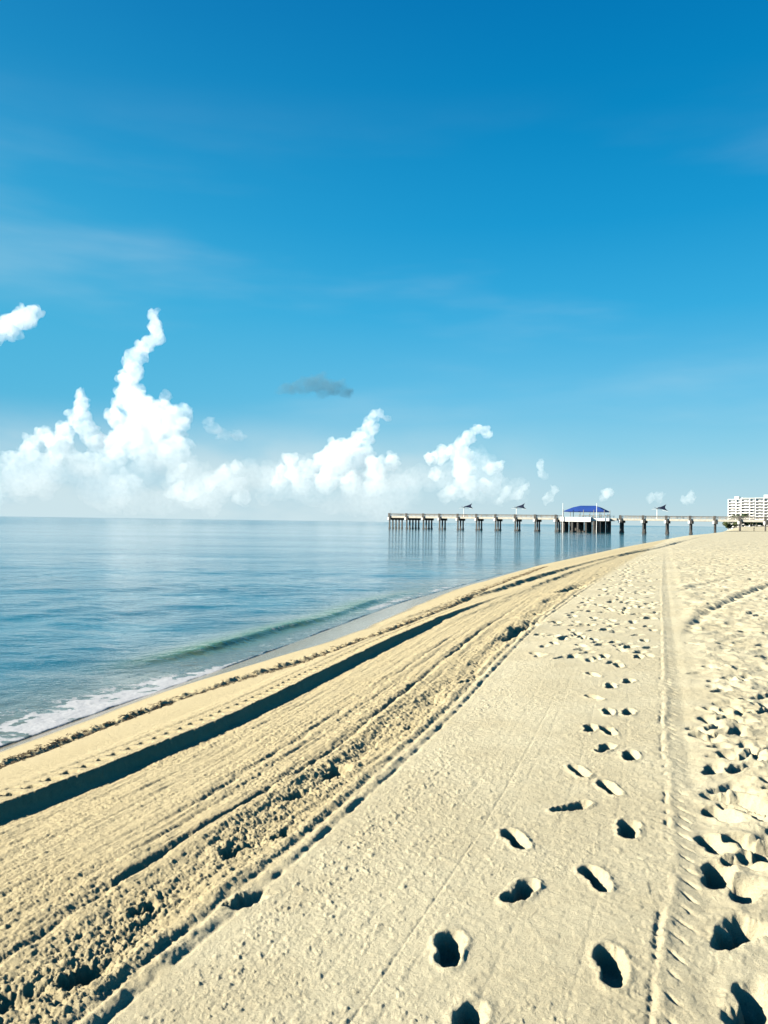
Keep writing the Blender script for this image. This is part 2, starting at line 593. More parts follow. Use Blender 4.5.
    jit = .5 + .9 * np.clip(vnoise(np.floor((ah + sh * 1.1) / .15) * 1.7, Y * 0, 4) + .3, 0, 1)
    jit = jit * (.35 + .65 * sstep(-.2, .3, vnoise(ah * .7, ah * 0, 14)))
    z -= hz * .018 * jit * gauss(ph - .5 + .15 * n3, .09) * gauss(sh - .05 + .06 * n2, .028)
    z -= hz * .010 * gauss(sh - .14, .07)
    z += hz * gauss(sh - .2, .12) * (.006 * n2 + .006 * crumb2)
    # --- curving wheel ruts on the right
    rr = sstep(11, 12.5, Y) * sstep(32, 24, Y) * sstep(.2, .6, sh)
    for o_, dp in ((0.0, .050), (1.3, .02), (-1.6, .022)):
        q = sr - o_ + n2 * .04
        cz = .7 + .5 * (np.mod(ar / .5, 1) < .5)
        z += rr * (-dp * gauss(q, .10) * cz + dp * .6 * gauss(q + .26, .14))
    # --- loose trampled sand
    loose = sstep(.25, .6, sh) * near
    hum = 1 - np.abs(fbm(X * 2.6, Y * 2.6, 3, 120, .5)) * 2.2
    z += loose * (.034 * hum + .020 * n2 + .010 * np.maximum(n3, -.1) + .003 * n4 + .0035 * crumb + .002 * fine + .010 * crumb2 * sstep(-.2, .3, n2))
    far = sstep(12, 40, Rr) * sstep(-.3, .3, st) * near
    z += far * .022 * fbm(X * 1.3, Y * 1.3, 3, 140)
    # --- footprints
    za = z
    for (pi_, (x, y, hd, ln, wd, dp, so_)) in enumerate(PR + HOLES):
        rag = 2.6 if pi_ >= len(PR) else 1.0
        dp = dp * (.72 if rag > 1 else 1)
        r = math.hypot(x, y)
        a = math.atan2(x, y)
        k = ln * 1.1 + .1
        i0, i1 = np.searchsorted(rad, (r - k, r + k))
        j0, j1 = np.searchsorted(ang, (a - k / r, a + k / r))
        if i1 <= i0 or j1 <= j0:
            continue
        sl_ = (slice(i0, i1), slice(j0, j1))
        dx, dy = X[sl_] - x, Y[sl_] - y
        ca, sa = math.cos(R(hd)), math.sin(R(hd))
        v = dx * sa + dy * ca
        u = dx * ca - dy * sa
        u = u + (n3[sl_] * .022 + n4[sl_] * .007) * rag + n2[sl_] * .12 * max(0, ln - .5)
        v = v + n2[sl_] * .02 + n3[sl_] * .02 * (rag - 1)
        hl, hw = ln / 2, wd / 2
        # ball and heel ellipses joined by the waist
        d1 = np.hypot((v - hl * .38) / (hl * .62), u / hw) - 1
        d2 = np.hypot((v + hl * .55) / (hl * .45), (u + hw * .12) / (hw * .78)) - 1
        d3 = np.hypot(v / (hl * .8), (u - hw * .1) / (hw * .85)) - 1
        dd = np.minimum(np.minimum(d1, d2), d3) * hw
        east = sstep(-.3, .9, dx / hl)
        ins = sstep(so_ * (.6 + 1.2 * east), -so_ * (1 + 3.4 * east), dd)
        fl = 1 + .25 * np.clip(v / hl, -1, 1)
        z[sl_] -= dp * ins * fl * (1 + .25 * n3[sl_])
        z[sl_] += dp * .10 * gauss(dd - so_ * 1.6, so_ * 1.6) * (1 + n3[sl_])
    return z


def sand_attrs(X, Y):
    d = shore_d(X, Y)
    n = fbm(X * .8, Y * .8, 3, 30)
    s, _ = c_hline(X, Y)
    t, _ = c_tread(X, Y)
    st = np.where((t < .2) & (s < 0), 1.0, 0.0)
    return {'wet': sstep(.75, .35, d + n * .25 - 1.6 * sstep(12.5, 16, Y) * sstep(90, 40, Y)), 'coarse': sstep(.25, -.15, t)}


ang = ang_steps(.00125, .60, 1.12)
rad = np.concatenate([[.02, .6, 1.2], np.arange(1.6, 2.2, .02), np.geomspace(2.2, 60, int(math.log(60 / 2.2) / .0024)), np.geomspace(60.6, 400, 190), np.geomspace(410, 30000, 120)])

sm = Mat('sand', (.5, .43, .3), .9)
g = sm.noise(260, 3, .8)
g2 = sm.noise(75, 5, .75)
g3 = sm.noise(1.1, 3, .6)
g4 = sm.noise(9, 4, .65)
wet = sm.attr('wet')
coarse = sm.attr('coarse')
c = sm.mix(sm.ramp(g3, .35, .65), (.390, .345, .232), (.430, .388, .270))
c = sm.mix(sm.math('MULTIPLY', coarse, .8), c, (.335, .275, .155))
c = sm.mix(sm.ramp(g, .53, .68, 0, .75), c, (.13, .095, .055))
c = sm.mix(sm.ramp(g2, .56, .72, 0, .60), c, (.17, .13, .08))
c = sm.mix(sm.ramp(g4, .50, .70, 0, .20), c, (.24, .20, .125))
c = sm.mix(sm.math('MULTIPLY', wet, .75), c, (.12, .10, .075))
dryf = sm.ramp(wet, 0, .6, 1, .04)
b = sm.bump(sm.math('MULTIPLY', g4, dryf), .03, .35)
b = sm.bump(sm.math('MULTIPLY', g2, dryf), .011, .8, b)
b = sm.bump(sm.math('MULTIPLY', g, dryf), .004, .8, b)
sm.set(Base_Color=c, Normal=b, Roughness=sm.ramp(wet, 0, 1, .95, .16))
sm.b.inputs['Specular IOR Level'].default_value = .35
sand = struct(polar_mesh('sand', ang, rad, sand_z, sm.m, attrs=sand_attrs))

# ------------------------------------------------------------------ the sea
wang = ang_steps(.0022, .60, 1.12)
wrad = np.concatenate([np.arange(5, 8, .05), np.geomspace(8, 90, int(math.log(90 / 8) / .0042)), np.geomspace(91, 400, 150), np.geomspace(410, 30000, 100)])


def swash_edge(X, Y):
    return .10 * fbm(Y * .7, Y * 0 + 3, 4, 12) + .05 * fbm(X * 3, Y * 3, 2, 13)


def water_z(X, Y, Rr, A):
    d = shore_d(X, Y)
    o = -d
    near = sstep(90, 25, Rr)
    z = np.zeros_like(X)
    # little swell and ripples lying along the shore
    ph = o * 2.1 + .9 * fbm(X * .15, Y * .15, 2, 50) * 3
    z += near * .018 * np.sin(ph) * sstep(2, 5, o)
    for k, (wl, a) in enumerate(((1.7, .010), (.9, .006), (.5, .0035))):
        z += near * a * fbm(X / wl * 1.0 + Y * .3, Y / wl * 1.5, 2, 200 + k) * sstep(1, 3, o) * 1.6
    # spilling wavelet
    cr = 1.15 + .35 * fbm(Y * .16, Y * 0, 2, 31) + .25 * sstep(20, 12, Y) * 3.0
    q = o - cr
    am = (.13 * sstep(14.5, 18.5, Y) * sstep(36, 24, Y) + .006) * (.8 + .4 * fbm(Y * .4, Y * 0, 2, 33))
    z += am * np.where(q > 0, gauss(q, .8), gauss(q, .22))
    # thin film running up the sand, ending at d = 0
    z += .012 * sstep(1.2, 0, o)
    z -= .4 * sstep(.0, -.30, o + swash_edge(X, Y))
    fo = sstep(0, .4, o) * sstep(3.2, 2.2, o)
    z += near * fo * .010 * fbm(X * 4, Y * 4, 3, 88)
    return z


def water_attrs(X, Y):
    o = -shore_d(X, Y)
    so_ = o + swash_edge(X, Y)
    wdt = 1.95 - 1.7 * sstep(12.5, 16.5, Y)
    lace = fbm(X * 2.2, Y * 2.2, 4, 301, .6)
    lace2 = 1 - np.abs(fbm(X * 2.4 + lace, Y * 2.4, 3, 305, .55)) * 3.2
    m = sstep(wdt, wdt * .25, o) * sstep(-.05, .02, so_)
    foam = m * sstep(-.15, .5, lace2 * .75 + .9 * sstep(wdt * .6, 0, o) - .1) * sstep(19, 14, Y)
    cr = 1.15 + .35 * fbm(Y * .16, Y * 0, 2, 31) + .25 * sstep(20, 12, Y) * 3.0
    q = o - cr
    edge = gauss(q + .10, .10) * sstep(-.1, .4, lace + .15) * (sstep(11, 15, Y)) * (.5 + .5 * sstep(-.2, .3, fbm(Y * .25, Y * 0, 2, 309)))
    foam = np.maximum(foam, edge * .8 * sstep(70, 40, Y))
    foam = np.maximum(foam, .75 * sstep(24, 27, Y) * sstep(42, 36, Y) * gauss(o - .35, .35) * sstep(-.3, .2, lace))
    foam = np.maximum(foam, .6 * gauss(so_ - .03, .04) * sstep(60, 30, Y))
    shal = sstep(4.2, .4, o)
    green = gauss(q - .05, .5) * sstep(14.5, 18, Y) * sstep(38, 26, Y)
    return {'foam': np.clip(foam, 0, 1), 'off': sstep(8, 400, o), 'shal': shal, 'green': np.clip(green, 0, 1)}


wm = Mat('sea_water', (.01, .1, .14), .06)
wm.b.inputs['IOR'].default_value = 1.33
foam, shal, green = wm.attr('foam'), wm.attr('shal'), wm.attr('green')
big_ = wm.noise(.05, 3, .5, stretch=(1, 3, 1), rot=R(15))
c = wm.mix(wm.ramp(big_, .35, .65), (.003, .072, .108), (.006, .104, .150))
c = wm.mix(wm.math('MULTIPLY', shal, .8), c, (.13, .13, .095))
c = wm.mix(wm.math('MULTIPLY', green, .85), c, (.055, .12, .03))  # light coming through the wavelet, painted as green in the water colour
fn = wm.noise(9, 6, .75)
ff = wm.ramp(wm.math('ADD', foam, wm.math('MULTIPLY', wm.math('SUBTRACT', fn, .5), 2.0)), .30, .85)
c = wm.mix(wm.math('MULTIPLY', ff, .85), c, (.40, .40, .42))
# ripples, longer across the view than towards it
r1 = wm.noise(2.4, 4, .55, stretch=(.95, 1.35, 1), dist=.3)
r2 = wm.noise(.45, 3, .5, stretch=(.85, 1.5, 1), rot=R(-8))
r3 = wm.noise(11, 3, .5, stretch=(1, 1.1, 1))
r0 = wm.noise(.09, 3, .5, stretch=(.4, 1.5, 1), rot=R(-12))
patch = wm.ramp(wm.noise(.035, 3, .5, stretch=(.5, 1.5, 1)), .35, .65, .25, 1)
nb = wm.bump(r0, .8, .30)
nb = wm.bump(wm.math('MULTIPLY', r2, patch), .30, .5, nb)
nb = wm.bump(wm.math('MULTIPLY', r1, patch), .062, .7, nb)
nb = wm.bump(r3, .014, .8, nb)
wm.set(Base_Color=c, Normal=nb, Roughness=wm.math('MAXIMUM', wm.ramp(ff, 0, 1, .05, .6), wm.ramp(wm.attr('off'), 0, 1, .045, .14)))
water = struct(polar_mesh('water', wang, wrad, water_z, wm.m, keep=lambda X, Y: shore_d(X, Y) < .45, attrs=water_attrs))

# ------------------------------------------------------------------ clouds
def cloud(name, label, blobs, dist=9000.0, dens=.035, zlo=200, zhi=700, color=(.95, .97, .985), group='cumulus clouds over the sea', sq=1.0, seed=1, voxel=15.0, kids=1.0, floor=0.0, depth=None):
    rn = random.Random(seed)
    bm = bmesh.new()
    k = dist / F

    def ball(c, r, sub=2):
        g = bmesh.ops.create_icosphere(bm, subdivisions=sub, radius=r)
        for v in g['verts']:
            v.co = Vector((v.co.x + c[0], v.co.y * 1.0 + c[1], v.co.z * sq + c[2]))
    for bl in blobs:
        x, y, r = bl[:3]
        off = depth(x, y) if depth else 0.0
        hy = 516.33 + .01449 * x
        yy_ = dist + off + rn.uniform(-1.0, 1.0) * r * k
        c = ((x - 384) / F * yy_, yy_, EYE + (hy - y) / F * yy_)
        r = r * k
        ball(c, r * .86)
        for i in range(int(12 * kids)):
            d = Vector((rn.gauss(0, 1), rn.gauss(0, 1), rn.gauss(.25, 1))).normalized()
            rr = r * rn.uniform(.20, .48)
            cc = Vector(c) + Vector((d.x, d.y, d.z * sq)) * r * rn.uniform(.7, .95)
            ball(cc, rr)
            if rr > 45:
                for j in range(3):
                    e = (d + Vector((rn.gauss(0, .7), rn.gauss(0, .7), rn.gauss(0, .7)))).normalized()
                    ball(cc + e * rr * .85, rr * rn.uniform(.3, .5), 1)
    m = bpy.data.materials.new('cloud_vapour')
    m.use_nodes = True
    t = m.node_tree
    t.nodes.clear()
    o_ = t.nodes.new('ShaderNodeOutputMaterial')
    pv = t.nodes.new('ShaderNodeVolumePrincipled')
    pv.inputs['Color'].default_value = (*color, 1)
    pv.inputs['Anisotropy'].default_value = 0.0
    t.links.new(pv.outputs[0], o_.inputs['Volume'])
    ge = t.nodes.new('ShaderNodeNewGeometry')
    sp = t.nodes.new('ShaderNodeSeparateXYZ')
    t.links.new(ge.outputs['Position'], sp.inputs[0])
    mr = t.nodes.new('ShaderNodeMapRange')
    mr.interpolation_type = 'SMOOTHSTEP'
    t.links.new(sp.outputs[2], mr.inputs[0])
    mr.inputs[1].default_value = zlo
    mr.inputs[2].default_value = zhi
    mr.inputs[3].default_value = dens * floor
    mr.inputs[4].default_value = dens
    ns_ = t.nodes.new('ShaderNodeTexNoise')
    ns_.inputs['Scale'].default_value = 1 / 90
    ns_.inputs['Detail'].default_value = 4
    t.links.new(ge.outputs['Position'], ns_.inputs['Vector'])
    m2 = t.nodes.new('ShaderNodeMapRange')
    m2.inputs[1].default_value = .38
    m2.inputs[2].default_value = .62
    m2.inputs[3].default_value = .35
    m2.inputs[4].default_value = 1.5
    t.links.new(ns_.outputs[0], m2.inputs[0])
    mm = t.nodes.new('ShaderNodeMath')
    mm.operation = 'MULTIPLY'
    t.links.new(mr.outputs[0], mm.inputs[0])
    t.links.new(m2.outputs[0], mm.inputs[1])
    t.links.new(mm.outputs[0], pv.inputs['Density'])
    tmp = obj(name + '_tmp', bm, m)
    rm = tmp.modifiers.new('r', 'REMESH')
    rm.mode = 'VOXEL'
    rm.voxel_size = voxel
    dg = bpy.context.evaluated_depsgraph_get()
    me = bpy.data.meshes.new_from_object(tmp.evaluated_get(dg))
    bpy.data.objects.remove(tmp)
    o = bpy.data.objects.new(name, me)
    if not me.materials:
        me.materials.append(m)
    # ragged edge
    co = np.empty(len(me.vertices) * 3, np.float32)
    me.vertices.foreach_get('co', co)
    co = co.reshape(-1, 3)
    nx = fbm(co[:, 0] / 150 + co[:, 1] / 170, co[:, 2] / 140, 4, seed * 3, .62)
    nz = fbm(co[:, 0] / 140 + 40, co[:, 2] / 150 + co[:, 1] / 150, 4, seed * 3 + 1, .62)
    co[:, 0] += nx * 62
    co[:, 2] += nz * 52
    me.vertices.foreach_set('co', co.reshape(-1))
    for p in me.polygons:
        p.use_smooth = True
    C.objects.link(o)
    tag(o, label, 'cloud', group)
    return o


exec_clouds = True
if exec_clouds:
    cloud('cumulus_cloud', 'small round white puff high at the left edge of the sky', [(2, 330, 11), (10, 324, 13), (20, 319, 13), (31, 315, 9), (-10, 332, 12)], zlo=1500, zhi=2050, seed=2, dist=7600, dens=.0055, floor=.4)
    cloud('cumulus_cloud', 'tall narrow white cloud tower, the highest, with a low twin on its left',
          [(149, 315, 7), (151, 326, 9), (153, 337, 9), (144, 345, 9), (136, 353, 10), (128, 361, 9), (130, 372, 13), (126, 386, 13), (126, 400, 15), (114, 408, 7), (140, 408, 17), (158, 412, 14), (172, 418, 14), (163, 396, 7), (118, 422, 14), (140, 430, 22), (165, 434, 18), (181, 424, 9),
           (77, 394, 8), (80, 404, 10), (75, 416, 12), (84, 428, 13), (64, 432, 12), (46, 438, 12), (30, 444, 10), (95, 442, 15), (60, 448, 16), (118, 446, 18), (148, 452, 20), (28, 458, 16), (50, 466, 18), (80, 466, 18), (110, 470, 18), (140, 474, 18), (172, 452, 18), (8, 460, 12), (180, 470, 14)],
          zlo=420, zhi=1350, seed=3, dist=9500, depth=lambda x, y: 900 if x < 104 else (350 if y < 404 else (-500 if x > 150 else -60)), dens=.0042, floor=.05)
    cloud('cumulus_cloud', 'broad white cumulus with a knob on top, above the pier end',
          [(371, 417, 7), (368, 428, 9), (364, 438, 9), (379, 414, 5), (386, 418, 4), (352, 446, 12), (337, 450, 12), (326, 458, 12), (342, 465, 16), (362, 458, 13), (376, 468, 12), (390, 464, 9), (392, 458, 6), (310, 470, 11), (292, 474, 10), (280, 470, 7), (325, 482, 15), (405, 486, 7), (300, 486, 13), (350, 484, 14), (375, 486, 13), (278, 484, 9), (290, 460, 8)],
          zlo=300, zhi=1150, seed=4, dist=13000, voxel=20, depth=lambda x, y: -700 if x > 368 and y > 440 else (500 if x < 318 else 0), dens=.0034, floor=.10)
    cloud('cumulus_cloud', 'white cumulus leaning right with a hooked top, over the middle of the pier',
          [(484, 430, 6), (476, 429, 6), (488, 434, 5), (467, 436, 8), (461, 444, 9), (452, 452, 9), (440, 455, 10), (430, 458, 8), (462, 458, 11), (462, 472, 12), (466, 484, 11), (456, 492, 10), (446, 496, 8), (470, 494, 10), (484, 486, 9), (435, 474, 8)],
          zlo=200, zhi=950, seed=5, dist=11000, depth=lambda x, y: -500 if y > 465 else (400 if x < 445 else 0), dens=.0042, floor=.2)
    cloud('cumulus_cloud', 'small round puff just right of the hooked cloud', [(490, 467, 8), (497, 466, 7)], zlo=150, zhi=560, seed=6, dist=9900, dens=.0034, floor=.6, voxel=13)
    cloud('cumulus_cloud', 'low white puff beneath the tall cloud tower', [(181, 466, 6), (178, 474, 6), (168, 478, 6), (175, 492, 10), (190, 494, 9)], zlo=100, zhi=700, seed=7, dist=8200, dens=.0026, floor=.7)
    cloud('cumulus_cloud', 'low faint cloud bank right of the tall tower', [(236, 470, 9), (222, 476, 11), (212, 482, 9), (232, 488, 10), (240, 497, 9)], zlo=100, zhi=700, seed=8, dist=7500, dens=.0026, floor=.7)
    cloud('cumulus_cloud', 'short upright puff low over the pier left of the canopy', [(541, 466, 5), (543, 474, 5), (548, 497, 7), (553, 490, 5)], zlo=80, zhi=700, seed=9, dist=9300, dens=.0034, floor=.6, voxel=13)
    cloud('cumulus_cloud', 'tiny pale puff low between two sail shades', [(506, 492, 6), (519, 495, 7), (526, 488, 5), (502, 500, 5)], zlo=80, zhi=700, seed=10, dist=8400, dens=.0034, floor=.6, voxel=13)
    cloud('cumulus_cloud', 'tiny pale puff above the right end of the blue canopy', [(609, 494, 6), (604, 499, 4)], zlo=80, zhi=500, seed=12, dist=10500, dens=.0034, floor=.6, voxel=13)
    cloud('cumulus_cloud', 'low pale puff just above the rightmost sail shade', [(650, 498, 5), (658, 496, 6)], zlo=80, zhi=700, seed=13, dist=9000, dens=.0034, floor=.6, voxel=13)
    cloud('cumulus_cloud', 'low pale puff between the rightmost sail shade and the white towers', [(690, 498, 6), (684, 501, 5)], zlo=80, zhi=700, seed=16, dist=9800, dens=.0034, floor=.6, voxel=13)
    cloud('cloud_bank', 'broad pale misty bank low along the horizon, behind the white cloud towers',
          [(x_, 488 - 14 * math.sin(x_ * .031) - 6 * math.sin(x_ * .11), 19 + 6 * math.sin(x_ * .07)) for x_ in range(-60, 530, 17)],
          dist=16000, voxel=45, zlo=200, zhi=900, seed=21, dens=.00030, floor=.8, kids=.8, group=None)
    cloud('grey_cloud', 'thin dark grey streak of cloud high above the other clouds', [(285, 390, 10), (300, 386, 14), (315, 384, 16), (330, 387, 15), (345, 392, 10)], zlo=900, zhi=1300, seed=14, dist=8600, dens=.0030, floor=1, sq=.62, color=(.15, .30, .40), group=None, kids=.8)  # cloud in shadow, its shade put into the dark vapour colour
    cloud('grey_cloud', 'small dull grey wisp right of the tall white tower', [(206, 420, 7), (212, 430, 8), (222, 436, 8), (236, 437, 9)], zlo=500, zhi=900, seed=15, dist=8000, dens=.0030, floor=1, sq=.7, color=(.6, .68, .75), group=None)

# ------------------------------------------------------------------ materials for the built things
M = {
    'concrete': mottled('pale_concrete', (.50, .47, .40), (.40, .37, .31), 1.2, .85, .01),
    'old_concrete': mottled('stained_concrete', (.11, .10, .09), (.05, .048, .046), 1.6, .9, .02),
    'white': mottled('white_paint', (.80, .80, .78), (.72, .72, .70), 2.0, .5),
    'rail': mottled('weathered_rail', (.34, .30, .25), (.20, .18, .15), 3.0, .8),
    'blue': mottled('blue_canvas', (.0005, .028, .17), (.001, .035, .21), .5, .7),
    'navy': mottled('dark_canvas', (.008, .016, .05), (.012, .024, .07), 1, .8),
    'stucco': mottled('white_stucco', (.78, .76, .71), (.70, .68, .64), .15, .8),
    'glass': mottled('hazed_glass', (.30, .33, .35), (.22, .25, .27), .3, .15),  # window colour lightened to paint in distance haze
    'frond': mottled('palm_frond', (.035, .06, .02), (.07, .10, .03), 1.5, .6),
    'bark': mottled('palm_bark', (.20, .16, .12), (.13, .10, .08), 5, .9, .02),
    'leaf': mottled('sea_grape_leaf', (.05, .085, .018), (.10, .12, .03), .8, .6),
    'skin': mottled('skin', (.40, .24, .16), (.36, .21, .14), 8, .6),
    'cloth': mottled('dark_cloth', (.03, .03, .04), (.05, .05, .06), 8, .9),
    'wood': mottled('driftwood', (.16, .12, .09), (.10, .08, .06), 6, .9),
}

# ------------------------------------------------------------------ fishing pier
PX, PY = 2.6, 355.5
PRZ = math.atan2(-.444, .896)
DECK = 5.75
LEN = 196.0
WID = 7.0


def pier_pt(x, y=0.0):
    return PX + .896 * x + .444 * y, PY - .444 * x + .896 * y


def ground(x, y):
    return float(base_z(shore_d(np.array([x]), np.array([y])), np.array([y]))[0])


pier = thing('fishing_pier', 'long concrete fishing pier on piles running out across the sea to the left', 'pier', (PX, PY, 0), PRZ)
bm = bmesh.new()
box(bm, 0, 33, 0, 14, DECK - .35, DECK)
box(bm, 33.003, LEN, 0, WID, DECK - .35, DECK)
box(bm, 0, LEN, -.25, -.003, DECK - .8, DECK + .06)          # edge beam
box(bm, 33.2, LEN, WID + .003, WID + .25, DECK - .8, DECK + .06)
obj('deck', bm, M['concrete'], pier)


def railing(x0, x1, y, ax=0):
    bm = bmesh.new()
    nseg = max(1, int((x1 - x0) / 2.2))
    for i in range(nseg + 1):
        t = x0 + (x1 - x0) * i / nseg
        if ax == 0:
            box(bm, t - .09, t + .09, y - .07, y + .07, DECK + .06, DECK + 1.12)
        else:
            box(bm, y - .07, y + .07, t - .09, t + .09, DECK + .06, DECK + 1.12)
    for h in (.42, .72, 1.0):
        if ax == 0:
            box(bm, x0, x1, y - .04, y + .04, DECK + h, DECK + h + .1)
        else:
            box(bm, y - .04, y + .04, x0, x1, DECK + h, DECK + h + .1)
    if ax == 0:
        box(bm, x0, x1, y - .16, y + .16, DECK + 1.125, DECK + 1.2)
    else:
        box(bm, y - .16, y + .16, x0, x1, DECK + 1.125, DECK + 1.2)
    obj('railing', bm, M['rail'], pier)


railing(0, 78, -.10)
railing(104, LEN, -.10)
railing(0, 33, 13.9)
railing(33.3, 78, WID + .1)
railing(104, LEN, WID + .1)
railing(0, 13.8, 0.1, 1)
railing(WID + .3, 13.8, 32.9, 1)


def capmesh(wd):
    bm = bmesh.new()
    box(bm, -.75, .75, -.55, wd + .55, DECK - 1.75, DECK - .36)
    # kerb blocks that rise at the rail above each cap
    box(bm, -.45, .45, -.62, -.26, DECK - 1.2, DECK + 1.35)
    return bm


bents = [0, 8.7, 17.0] + [24.9 + 8.72 * i for i in range(20)]
for i, bx in enumerate(bents):
    if bx > LEN - 1 or 80 < bx < 102:
        continue
    wd = 14 if i < 2 else (10 if i == 2 else WID)
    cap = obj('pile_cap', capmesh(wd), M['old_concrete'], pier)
    cap.location = (bx, 0, 0)
    ys = [0.2, wd / 2, wd - .2] if wd == WID else list(np.linspace(.2, wd - .2, 5 if wd == 14 else 4))
    for yy in ys:
        gx, gy = pier_pt(bx, yy)
        bm = bmesh.new()
        box(bm, -.27, .27, -.27, .27, min(-2.5, ground(gx, gy) - 1), DECK - 1.752)
        box(bm, -.40, .40, -.40, .40, min(-2.4, ground(gx, gy) - .9), .55)
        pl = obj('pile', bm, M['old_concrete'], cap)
        pl.location = (0, yy, 0)
    # white plate paints in the sunlight on each cap's near end
    bm = bmesh.new()
    box(bm, -.78, -.10, -.66, -.555, DECK - 1.7, DECK - .5)
    obj('sunlit_end_plate', bm, M['white'], cap)

# lamp post at the seaward end
bm = bmesh.new()
tube(bm, (0, 0, 0), (0, 0, 3.2), .07, .05)
box(bm, -.15, .15, -.15, .15, 0, .25)
o = obj('lamp_post', bm, M['rail'])
o.location = (*pier_pt(.4, .5), DECK + .004)
tag(o, 'thin grey post at the seaward tip of the pier', 'post')


# sail shades: a twisted four-cornered cloth on two masts
def sail_shade(x, label, rz, size=3.4, lift=(1.0, -.75)):
    gx, gy = pier_pt(x, 2.6)
    t = thing('sail_shade', label, 'sail shade', (gx, gy, DECK), rz, 'shade sails on the pier')
    bm = bmesh.new()
    n = 10
    P = [Vector((-size * .95, -size * .4, .25)), Vector((size * .85, -size * .9, lift[1])), Vector((size * 1.25, size * .9, lift[0])), Vector((-size * .95, size * .4, -.45))]
    g = [[None] * (n + 1) for _ in range(n + 1)]
    for i in range(n + 1):
        for j in range(n + 1):
            u, v = i / n, j / n
            # edges pulled in like a tensioned sail
            uu = .5 + (u - .5) * (1 - .30 * math.sin(math.pi * v))
            vv = .5 + (v - .5) * (1 - .30 * math.sin(math.pi * u))
            p = P[0] * (1 - uu) * (1 - vv) + P[1] * uu * (1 - vv) + P[2] * uu * vv + P[3] * (1 - uu) * vv
            g[i][j] = bm.verts.new(p + Vector((0, 0, 4.3)))
    for i in range(n):
        for j in range(n):
            bm.faces.new((g[i][j], g[i + 1][j], g[i + 1][j + 1], g[i][j + 1]))
    r = bmesh.ops.solidify(bm, geom=bm.faces[:], thickness=.05)
    obj('sail', bm, M['navy'], t, True)
    for px_, py_, hh in ((-1.0, 0.0, 4.0), ):
        bm = bmesh.new()
        tube(bm, (px_, py_, 0), (px_, py_, hh + .5), .16, .12)
        tube(bm, (px_, py_, 0), (px_, py_, .3), .35, .3)
        for q in P:
            tube(bm, (px_, py_, hh), Vector((q.x, q.y, q.z + 4.27)), .05, .04, 5)
        obj('mast', bm, M['white'], t)
    return t


sail_shade(36.5, 'dark sail shade nearest the seaward end of the pier', R(10), 3.0, (2.0, -.7))
sail_shade(60.5, 'dark sail shade left of the blue canopy, between it and the pier end', R(8), 3.0, (2.1, -.8))
sail_shade(118.0, 'dark sail shade on a white mast right of the blue canopy', R(0), 2.9, (1.7, -1.3))

# ------------------------------------------------------------------ pavilion with the blue canopy
px0, px1 = 80.0, 98.5
pv_ = thing('pier_pavilion', 'open pier pavilion with blue canopy, cream platform and white masts', 'pavilion', (*pier_pt(0, 0), 0), PRZ)
bm = bmesh.new()
box(bm, px0, px1 - 6, -4.6, WID + 4.6, DECK - 1.5, DECK + .35)
box(bm, px1 - 5.997, px1 + 1, -3.2, WID + 3.2, DECK - 1.1, DECK)
obj('platform', bm, M['white'], pv_)
bm = bmesh.new()
cx, cy = (px0 + px1) / 2, WID / 2
hw, hd = 8.3, 5.2
zb, zt = DECK + 2.9, DECK + 5.2
lo = [bm.verts.new(p) for p in ((cx - hw, cy - hd, zb), (cx + hw, cy - hd, zb), (cx + hw, cy + hd, zb), (cx - hw, cy + hd, zb))]
mid = [bm.verts.new(p) for p in ((cx - hw * .60, cy - hd * .62, zb + 1.55), (cx + hw * .66, cy - hd * .62, zb + 1.55), (cx + hw * .66, cy + hd * .62, zb + 1.55), (cx - hw * .60, cy + hd * .62, zb + 1.55))]
up = [bm.verts.new(p) for p in ((cx - hw * .30, cy - .4, zt), (cx + hw * .40, cy - .4, zt), (cx + hw * .40, cy + .4, zt), (cx - hw * .30, cy + .4, zt))]
vl = [bm.verts.new((v.co.x, v.co.y, v.co.z - .35)) for v in lo]
for a, b_ in ((lo, mid), (mid, up), (vl, lo)):
    for i in range(4):
        bm.faces.new((a[i], a[(i + 1) % 4], b_[(i + 1) % 4], b_[i]))
bm.faces.new(up)
obj('canopy', bm, M['blue'], pv_)
for mx in (px0 + 1.3, px1 - 3.6):
    bm = bmesh.new()
    tube(bm, (mx, -4.9, -1.5), (mx, -4.9, DECK + 6.0), .13, .10)
    obj('mast', bm, M['white'], pv_)
for mx in np.linspace(px0 + 1, px1 - 1, 5):
    for my in (-2.8, WID + 2.8):
        bm = bmesh.new()
        tube(bm, (mx, my, DECK - .9), (mx, my, DECK + 3.4), .13, .13)
        obj('column', bm, M['rail'], pv_)
for mx in (px0 + .8, px0 + 5, px0 + 7.2, px0 + 10.5, px0 + 13.6, px0 + 16, px0 + 18.3):
    for my in (-4.0, -1, 2.5, 6, WID + 4.0):
        if mx > px1 - 1 and my in (-4.0, WID + 4.0):
            continue
        bm = bmesh.new()
        box(bm, mx - .33, mx + .33, my - .33, my + .33, -2.5, DECK - 1.1)
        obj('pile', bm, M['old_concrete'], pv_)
bm = bmesh.new()
box(bm, px0 + 3.5, px0 + 9, -1.2, WID + 1.2, -2, .5)
obj('footing', bm, M['old_concrete'], pv_)
bm = bmesh.new()
for yy in (-3.1, WID + 3.1):
    box(bm, px0 + 6, px1 + 1, yy - .05, yy + .05, DECK + 1.0, DECK + 1.12)
    for k in range(10):
        xx = px0 + 6 + k * 1.45
        box(bm, xx - .06, xx + .06, yy - .05, yy + .05, DECK, DECK + 1.0)
obj('railing', bm, M['rail'], pv_)


